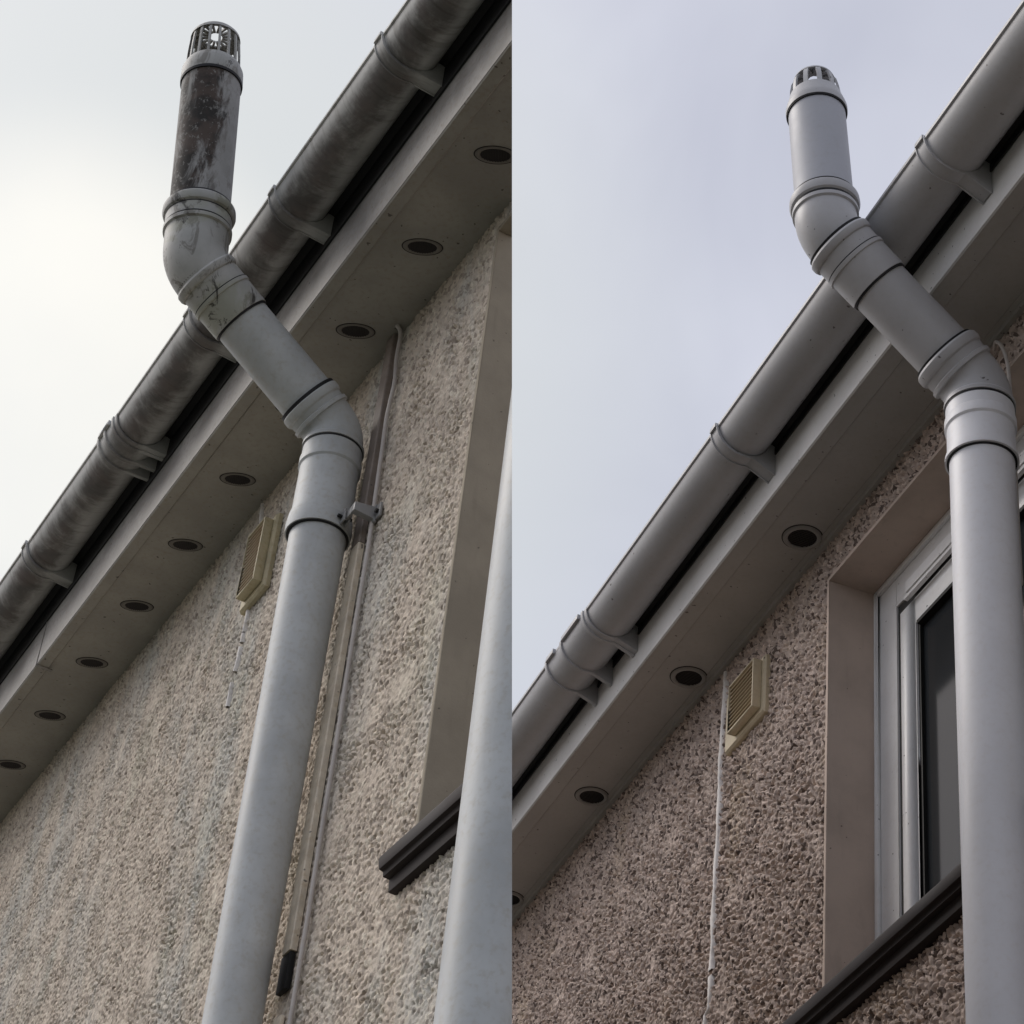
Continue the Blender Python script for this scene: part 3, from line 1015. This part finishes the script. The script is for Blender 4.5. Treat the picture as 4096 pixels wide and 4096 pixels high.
def soil_pipe(H, label, C):
    top, J1, J2, bot = V3(C['top']), V3(C['J1']), V3(C['J2']), V3(C['bot'])
    R1, R2, R3 = C['R']
    base = (bot.x, bot.y, bot.z)
    e = thing('soil_vent_pipe', label, 'soil pipe', H, base)
    up = (top - J1).normalized()
    off = (J2 - J1).normalized()
    dn = (bot - J2).normalized()
    b1, b2 = C['bead1'], C['bead2']
    # lower pipe
    build(lathe(J2, dn, [(0.10, R3)] + [(0.2 + 0.1 * k, R3 * (1 - C['taper'] * min(1, k / 12))) for k in range(14)] + [((bot - J2).length, R3 * (1 - C['taper']))]), 'lower_pipe', C['m_low'], H, e, base)
    # socket under the lower bend
    L = C['socket']
    pr = [(0.034, R3 * 1.0), (0.036, R3 * 1.075), (0.074, R3 * 1.07), (0.078, R3 * 1.115), (0.095, R3 * 1.115), (0.099, R3 * 1.05),
          (L - 0.022, R3 * 1.06), (L - 0.008, R3 * 1.13), (L, R3 * 1.135), (L + 0.0015, R3 * 1.0)]
    build(lathe(J2, dn, pr), 'pipe_socket', C['m_low'], H, e, base)
    build(lathe(J2, dn, [(L - 0.001, R3 * 1.0), (L - 0.001, R3 * 1.075), (L + 0.0022, R3 * 1.07), (L + 0.003, R3 * 1.0)]), 'rubber_seal', SEAL_SHADE, H, e, base)
    # lower bend
    pin = [(-b2 - 0.010, 1.0), (-b2 - 0.009, 1.13), (-b2 - 0.005, 1.19), (-b2 + 0.004, 1.20), (-b2 + 0.010, 1.17), (-b2 + 0.013, 1.105),
           (-0.050, 1.08), (-0.048, 1.15), (-0.041, 1.15), (-0.039, 1.055)]
    pout = [(0.036, 1.07), (0.040, 1.12), (0.047, 1.12), (0.048, 1.01)]
    build(elbow(J2, -off, dn, R3 * 1.0, pin, pout), 'lower_bend', C['m_fit2'], H, e, base)
    build(lathe(J2, -off, [(b2 + 0.006, R2 * 1.0), (b2 + 0.0065, R2 * 1.115), (b2 + 0.0135, R2 * 1.11), (b2 + 0.0145, R2 * 1.0)]), 'rubber_seal', SEAL_SHADE, H, e, base)
    build(lathe(J2, dn, [(0.046, R3 * 1.0), (0.046, R3 * 1.085), (0.0515, R3 * 1.085), (0.0515, R3 * 1.0)]), 'rubber_seal', SEAL_SHADE, H, e, base)
    # slanting offset pipe
    build(lathe(J1, off, [(0.10, R2), ((J2 - J1).length - 0.045, R2)]), 'offset_pipe', C['m_off'], H, e, base)
    # coupling under the upper bend
    c1, c2, c3 = C['coup']
    pc = [(c1 - 0.008, R2 * 1.02), (c1 - 0.007, R2 * 1.15), (c1 - 0.003, R2 * 1.20), (c1 + 0.005, R2 * 1.20), (c1 + 0.010, R2 * 1.16), (c1 + 0.012, R2 * 1.10),
          (c2 - 0.005, R2 * 1.10), (c2 - 0.004, R2 * 1.135), (c2 + 0.003, R2 * 1.135), (c2 + 0.005, R2 * 1.09), (c3, R2 * 1.08), (c3 + 0.001, R2 * 1.0)]
    build(lathe(J1, off, pc), 'coupling', C['m_coup'], H, e, base)
    build(lathe(J1, off, [(c3, R2), (c3, R2 * 1.055), (c3 + 0.004, R2 * 1.05), (c3 + 0.0045, R2)]), 'rubber_seal', SEAL_SHADE, H, e, base)
    build(lathe(J1, off, [(c1 - 0.0125, R2), (c1 - 0.0125, R2 * 1.12), (c1 - 0.0075, R2 * 1.12), (c1 - 0.0075, R2)]), 'rubber_seal', SEAL_SHADE, H, e, base)
    # upper bend with its socket
    pin = [(-b1 - 0.011, 1.0), (-b1 - 0.010, 1.12), (-b1 - 0.005, 1.19), (-b1 + 0.005, 1.20), (-b1 + 0.012, 1.16), (-b1 + 0.015, 1.09),
           (-C['bead1b'] - 0.005, 1.08), (-C['bead1b'] - 0.003, 1.125), (-C['bead1b'] + 0.005, 1.12), (-C['bead1b'] + 0.008, 1.05)]
    pout = [(0.040, 1.05)]
    build(elbow(J1, up, off, R1, pin, pout, t=min(0.034, C['bead1b'] - 0.010), rb=1.05), 'upper_bend', C['m_fit'], H, e, base)
    build(lathe(J1, up, [(b1 + 0.009, R1), (b1 + 0.0095, R1 * 1.11), (b1 + 0.0145, R1 * 1.10), (b1 + 0.0155, R1)]), 'rubber_seal', SEAL_SHADE, H, e, base)
    for q in (-b1 + 0.0165, -C['bead1b'] - 0.0065):
        build(lathe(J1, up, [(-q - 0.0009, R1), (-q - 0.0009, R1 * 1.10), (-q + 0.0009, R1 * 1.10), (-q + 0.0009, R1)]), 'rubber_seal', SEAL_SHADE, H, e, base)
    build(lathe(J1, off, [(c2 - 0.0068, R2), (c2 - 0.0068, R2 * 1.108), (c2 - 0.0052, R2 * 1.108), (c2 - 0.0052, R2)]), 'rubber_seal', SEAL_SHADE, H, e, base)
    # upright vent pipe
    LU = (top - J1).length
    vb = J1 + up * 0.05
    m = lathe(J1, up, [(0.05, R1), (LU, R1)])
    vp = build(m, 'vent_pipe', C['m_vent'], H, e, base, origin=tuple((J1 + top) / 2))
    # vent cowl: skirt, ribs and crown
    kind = C['cowl']
    u = (Vector((1, 0, 0)) - up * up.x).normalized()
    w = up.cross(u)
    if kind == 'tall':
        sk = [(-0.004, 1.0), (-0.004, 1.045), (0.004, 1.055), (0.026, 1.045), (0.038, 0.97), (0.042, 0.93), (0.042, 0.84)]
        ribp = [(0.038, 0.935), (0.075, 0.905), (0.106, 0.865), (0.120, 0.81), (0.128, 0.70), (0.131, 0.45), (0.131, 0.22)]
        nrib, rw, rd = 16, 0.0048, 0.0042
        crown = [(0.117, 0.855), (0.124, 0.835), (0.131, 0.74), (0.134, 0.52), (0.130, 0.52), (0.126, 0.72), (0.120, 0.79), (0.117, 0.855)]
    else:
        sk = [(-0.006, 1.0), (-0.006, 1.075), (0.004, 1.085), (0.014, 1.04), (0.028, 0.965), (0.040, 0.915), (0.040, 0.85)]
        ribp = [(0.038, 0.905), (0.058, 0.88), (0.076, 0.82), (0.088, 0.71), (0.094, 0.56), (0.096, 0.20)]
        nrib, rw, rd = 11, 0.0088, 0.0042
        crown = [(0.0865, 0.74), (0.0915, 0.71), (0.0975, 0.54), (0.0990, 0.30), (0.0950, 0.30), (0.0930, 0.52), (0.0860, 0.67), (0.0865, 0.74)]
    st = [(top + up * s, up, R1 * k) for s, k in sk]
    cw = MB().rings(st, 64, close=False)
    cowl = build(cw, 'vent_cowl', C['m_cowl'], H, e, base)
    build(MB().rings([(top + up * s, up, max(R1 * k, 1e-4)) for s, k in crown], 64, close=False), 'cowl_crown', C['m_cowl'], H, cowl, base)
    rb_ = MB()
    for i in range(nrib):
        an = 2 * math.pi * (i + 0.5) / nrib
        rad = u * math.cos(an) + w * math.sin(an)
        tan = up.cross(rad)
        vs = []
        for s, r in ribp:
            for dr, dt in ((0, -1), (0, 1), (-rd, 1), (-rd, -1)):
                vs.append(top + up * (s + (dr * 1.0 if r < 0.75 else 0)) + rad * (R1 * r + (dr if r >= 0.4 else 0)) + tan * (rw / 2 * dt))
        fs = []
        for k in range(len(ribp) - 1):
            for j in range(4):
                fs.append((k * 4 + j, k * 4 + (j + 1) % 4, (k + 1) * 4 + (j + 1) % 4, (k + 1) * 4 + j))
        q = 4 * (len(ribp) - 1)
        fs += [(3, 2, 1, 0), (q, q + 1, q + 2, q + 3)]
        rb_.add(vs, fs)
    build(rb_, 'cowl_cage', C['m_cowl'], H, cowl, base)
    build(lathe(top, up, [(-0.010, R1), (-0.0095, R1 * 1.05), (-0.0035, R1 * 1.06), (-0.003, R1)]), 'rubber_seal', SEAL_SHADE, H, e, base)
    return e


soil_pipe(HR, "clean grey soil vent pipe with domed cowl crossing the right-hand eaves",
          dict(top=(0.472, 0.390, 0.391), J1=(0.482, 0.370, 0.072), J2=(0.488, 0.074, -0.194), bot=(0.489, 0.072, -H0 + 0.0),
               R=(0.0535, 0.0545, 0.0555), bead1=0.070, bead1b=0.045, bead2=0.078, coup=(0.036, 0.079, 0.138), socket=0.168, taper=0.0, cowl='short',
               m_low=UPVC_R_PALE, m_fit2=UPVC_R, m_off=UPVC_R, m_coup=UPVC_R, m_fit=UPVC_R, m_vent=UPVC_R_VENT, m_cowl=UPVC_R))

soil_pipe(HL, "sooty weathered soil vent pipe with caged cowl crossing the stained left-hand eaves",
          dict(top=(0.466, 0.483, 0.468), J1=(0.444, 0.422, 0.003), J2=(0.435, 0.072, -0.245), bot=(0.487, 0.066, -G_LEFT),
               R=(0.0600, 0.0560, 0.0535), bead1=0.125, bead1b=0.078, bead2=0.074, coup=(0.037, 0.086, 0.142), socket=0.226, taper=0.13, cowl='tall',
               m_low=UPVC_L, m_fit2=UPVC_L, m_off=UPVC_L, m_coup=FIT_DIRTY, m_fit=FIT_DIRTY, m_vent=PIPE_DIRTY, m_cowl=FIT_DIRTY))

# ------------------------------------------------------------------ pipe clip on the left soil pipe
cb = (0.4375, 0.072, -0.486)
clip = thing('pipe_clip', "grey pipe clip with bolted ears gripping the weathered soil pipe", 'pipe clip', HL, cb)
R3 = 0.0535
build(lathe(V3(cb), Vector((0, 0, 1)), [(-0.016, R3 + 0.001), (-0.016, R3 + 0.0075), (0.0, R3 + 0.009), (0.016, R3 + 0.0075), (0.016, R3 + 0.001)]), 'clip_band', UPVC_L, HL, clip, cb)
cz = cb[2]
for o_ in (0.042, 0.052):
    build(MB().box(0.4375 + R3 + 0.003, 0.4375 + R3 + 0.024, o_, o_ + 0.004, cz - 0.014, cz + 0.014), 'clip_ear', METAL, HL, clip, cb, bevel=0.0015)
m = MB()
m.prism([(0.004, cz - 0.018), (0.010, cz - 0.018), (0.012, cz - 0.012), (0.052, cz - 0.009), (0.052, cz + 0.010), (0.012, cz + 0.016), (0.010, cz + 0.024), (0.004, cz + 0.024)], 0.532, 0.548)
build(m, 'wall_bracket', METAL, HL, clip, cb, bevel=0.002)
build(MB().box(0.508, 0.532, 0.0465, 0.0515, cz - 0.009, cz + 0.009), 'bracket_arm', METAL, HL, clip, cb, bevel=0.001)
build(MB().box(0.5485, 0.566, 0.004, 0.009, cz - 0.014, cz + 0.018), 'wall_plate', METAL, HL, clip, cb, bevel=0.001)
build(MB().rings([(Vector((0.557, 0.009, cz)), Vector((0, 1, 0)), 0.005), (Vector((0.557, 0.014, cz)), Vector((0, 1, 0)), 0.005)], 6), 'bolt', BLACKP, HL, clip, cb)
build(MB().rings([(Vector((0.503, 0.036, cz)), Vector((0, 1, 0)), 0.0035), (Vector((0.503, 0.064, cz)), Vector((0, 1, 0)), 0.0035)], 12), 'bolt', BLACKP, HL, clip, cb)
build(lathe(V3(cb), Vector((0, 0, -1)), [(0.0165, R3 - 0.001), (0.0165, R3 + 0.0050), (0.0182, R3 + 0.0048), (0.0185, R3 - 0.001)]), 'rubber_strip', SEAL_SHADE, HL, clip, cb)

# ------------------------------------------------------------------ trunking and cable on the left wall
tb = (0.519, 0.0, -1.372)
trunk = thing('cable_trunking', "narrow flat cream cable trunking running down the wall behind the weathered soil pipe", 'trunking', HL, tb)
m = MB()
m.prism([(0.0, 0.498), (0.030, 0.498), (0.033, 0.501), (0.033, 0.536), (0.030, 0.539), (0.0, 0.539)], 0, 1)
# lay the profile upright: swap axes
t_ = MB()
prof = [(0.470, 0.003), (0.470, 0.013), (0.472, 0.015), (0.501, 0.015), (0.503, 0.013), (0.503, 0.003)]
vs = [(a, o, -0.525) for a, o in prof] + [(a, o, -1.362) for a, o in prof]
n_ = len(prof)
t_.add(vs, [(i, (i + 1) % n_, (i + 1) % n_ + n_, i + n_) for i in range(n_)] + [tuple(range(n_)), tuple(range(n_, 2 * n_))[::-1]])
build(t_, 'trunking_lid', TRUNK, HL, trunk, tb)
m = MB()
vs = [(a, o, -0.002) for a, o in prof] + [(a, o, -0.5235) for a, o in prof]
m.add(vs, [(i, (i + 1) % n_, (i + 1) % n_ + n_, i + n_) for i in range(n_)] + [tuple(range(n_)), tuple(range(n_, 2 * n_))[::-1]])
build(m, 'upper_trunking', TRUNK_SHADED, HL, trunk, tb)
m = MB().box(0.466, 0.501, 0.003, 0.013, -1.430, -1.3635)
build(m, 'black_end_piece', BLACKP, HL, trunk, tb, bevel=0.001)
m = MB().box(0.472, 0.500, 0.003, 0.011, -G_LEFT + 0.1, -1.475)
build(m, 'lower_trunking', TRUNK, HL, trunk, tb, bevel=0.002)

m = MB().tube([(0.525, 0.020, -0.001), (0.526, 0.010, -0.02), (0.524, 0.009, -0.085), (0.534, 0.009, -0.150), (0.531, 0.010, -0.20), (0.526, 0.010, -0.245),
               (0.528, 0.009, -0.325), (0.532, 0.009, -0.42), (0.539, 0.009, -0.56), (0.538, 0.009, -0.76), (0.541, 0.009, -0.98),
               (0.540, 0.009, -1.15), (0.542, 0.009, -1.32), (0.540, 0.009, -1.48), (0.540, 0.009, -2.4)], 0.0042)
tag(build(m, 'cable', CABLE, HL, None, (0.53, 0.01, -0.5)), "thin pale cable wandering down beside the cream trunking from the soffit", 'cable')

m = MB().tube([(0.440, 0.010, -0.030), (0.452, 0.016, -0.033), (0.468, 0.022, -0.040), (0.482, 0.020, -0.062), (0.486, 0.014, -0.095), (0.488, 0.012, -0.140),
               (0.489, 0.010, -0.30), (0.489, 0.010, -0.60)], 0.0035)
tag(build(m, 'cable', CABLE, HR, None, (0.48, 0.01, -0.1)), "short looped pale cable on the wall behind the clean grey soil pipe", 'cable')

# ------------------------------------------------------------------ second downpipe at the near end of the left wall
dp = (1.403, 0.105, -G_LEFT)
d = thing('downpipe', "pale grey round downpipe rising past the dark window sill on the left-hand house", 'downpipe', HL, dp)
build(lathe(V3(dp), Vector((0, 0, 1)), [(0, 0.0545), (G_LEFT + 0.25, 0.0545)]), 'pipe_run', UPVC_L, HL, d, dp)
build(lathe(V3((dp[0], dp[1], -2.4)), Vector((0, 0, 1)), [(-0.016, 0.055), (-0.016, 0.062), (0.016, 0.062), (0.016, 0.055)]), 'clip_band', UPVC_L, HL, d, dp)


# ------------------------------------------------------------------ wall air vents
def air_vent(H, label, a0, a1, z0, z1, mat, inset):
    base = (a0, 0, z0)
    e = thing('air_vent', label, 'wall vent', H, base)
    w = a1 - a0
    i0, i1, j0, j1 = inset
    m = MB()
    # bevelled flange plate
    pts = [(a0, z0), (a1, z0), (a1, z1), (a0, z1)]
    c = 0.004
    pin = [(a0 + c, z0 + c), (a1 - c, z0 + c), (a1 - c, z1 - c), (a0 + c, z1 - c)]
    vs = [(a, 0.002, z) for a, z in pts] + [(a, 0.011, z) for a, z in pts] + [(a, 0.016, z) for a, z in pin]
    fs = [(0, 1, 2, 3)] + [(k, (k + 1) % 4, 4 + (k + 1) % 4, 4 + k) for k in range(4)] + [(4 + k, 4 + (k + 1) % 4, 8 + (k + 1) % 4, 8 + k) for k in range(4)] + [(8, 9, 10, 11)]
    m.add(vs, fs)
    build(m, 'flange', mat, H, e, base)
    la, lb, lz0, lz1 = a0 + i0, a1 - i1, z0 + j0, z1 - j1
    m = MB()
    t = 0.0035
    m.box(la, la + t, 0.0165, 0.036, lz0, lz1)
    m.box(lb - t, lb, 0.0165, 0.036, lz0, lz1)
    m.box(la + t, lb - t, 0.0165, 0.036, lz1 - t, lz1)
    m.box(la + t, lb - t, 0.0165, 0.036, lz0, lz0 + t)
    build(m, 'louvre_frame', mat, H, e, base, bevel=0.0006)
    m = MB()
    n = max(8, int((lz1 - lz0) / 0.0105))
    for k in range(n):
        z = lz0 + t + (lz1 - lz0 - 2 * t) * (k + 0.5) / n
        h = (lz1 - lz0) / n
        m.prism([(0.019, z + h * 0.42), (0.034, z - h * 0.20), (0.034, z - h * 0.42), (0.019, z + h * 0.14)], la + t, lb - t)
    m.box(la + t, lb - t, 0.017, 0.0185, lz0 + t, lz1 - t)
    build(m, 'louvre_blades', LOUVRE, H, e, base)
    return e


air_vent(HR, "cream louvred air vent beside the white sealed line on the mauve roughcast", -0.690, -0.500, -0.262, -0.118, CREAM, (0.055, 0.012, 0.014, 0.010))
air_vent(HL, "aged cream louvred air vent half hidden behind the weathered soil pipe", -0.112, 0.012, -0.325, -0.135, CREAM_L, (0.022, 0.014, 0.016, 0.012))
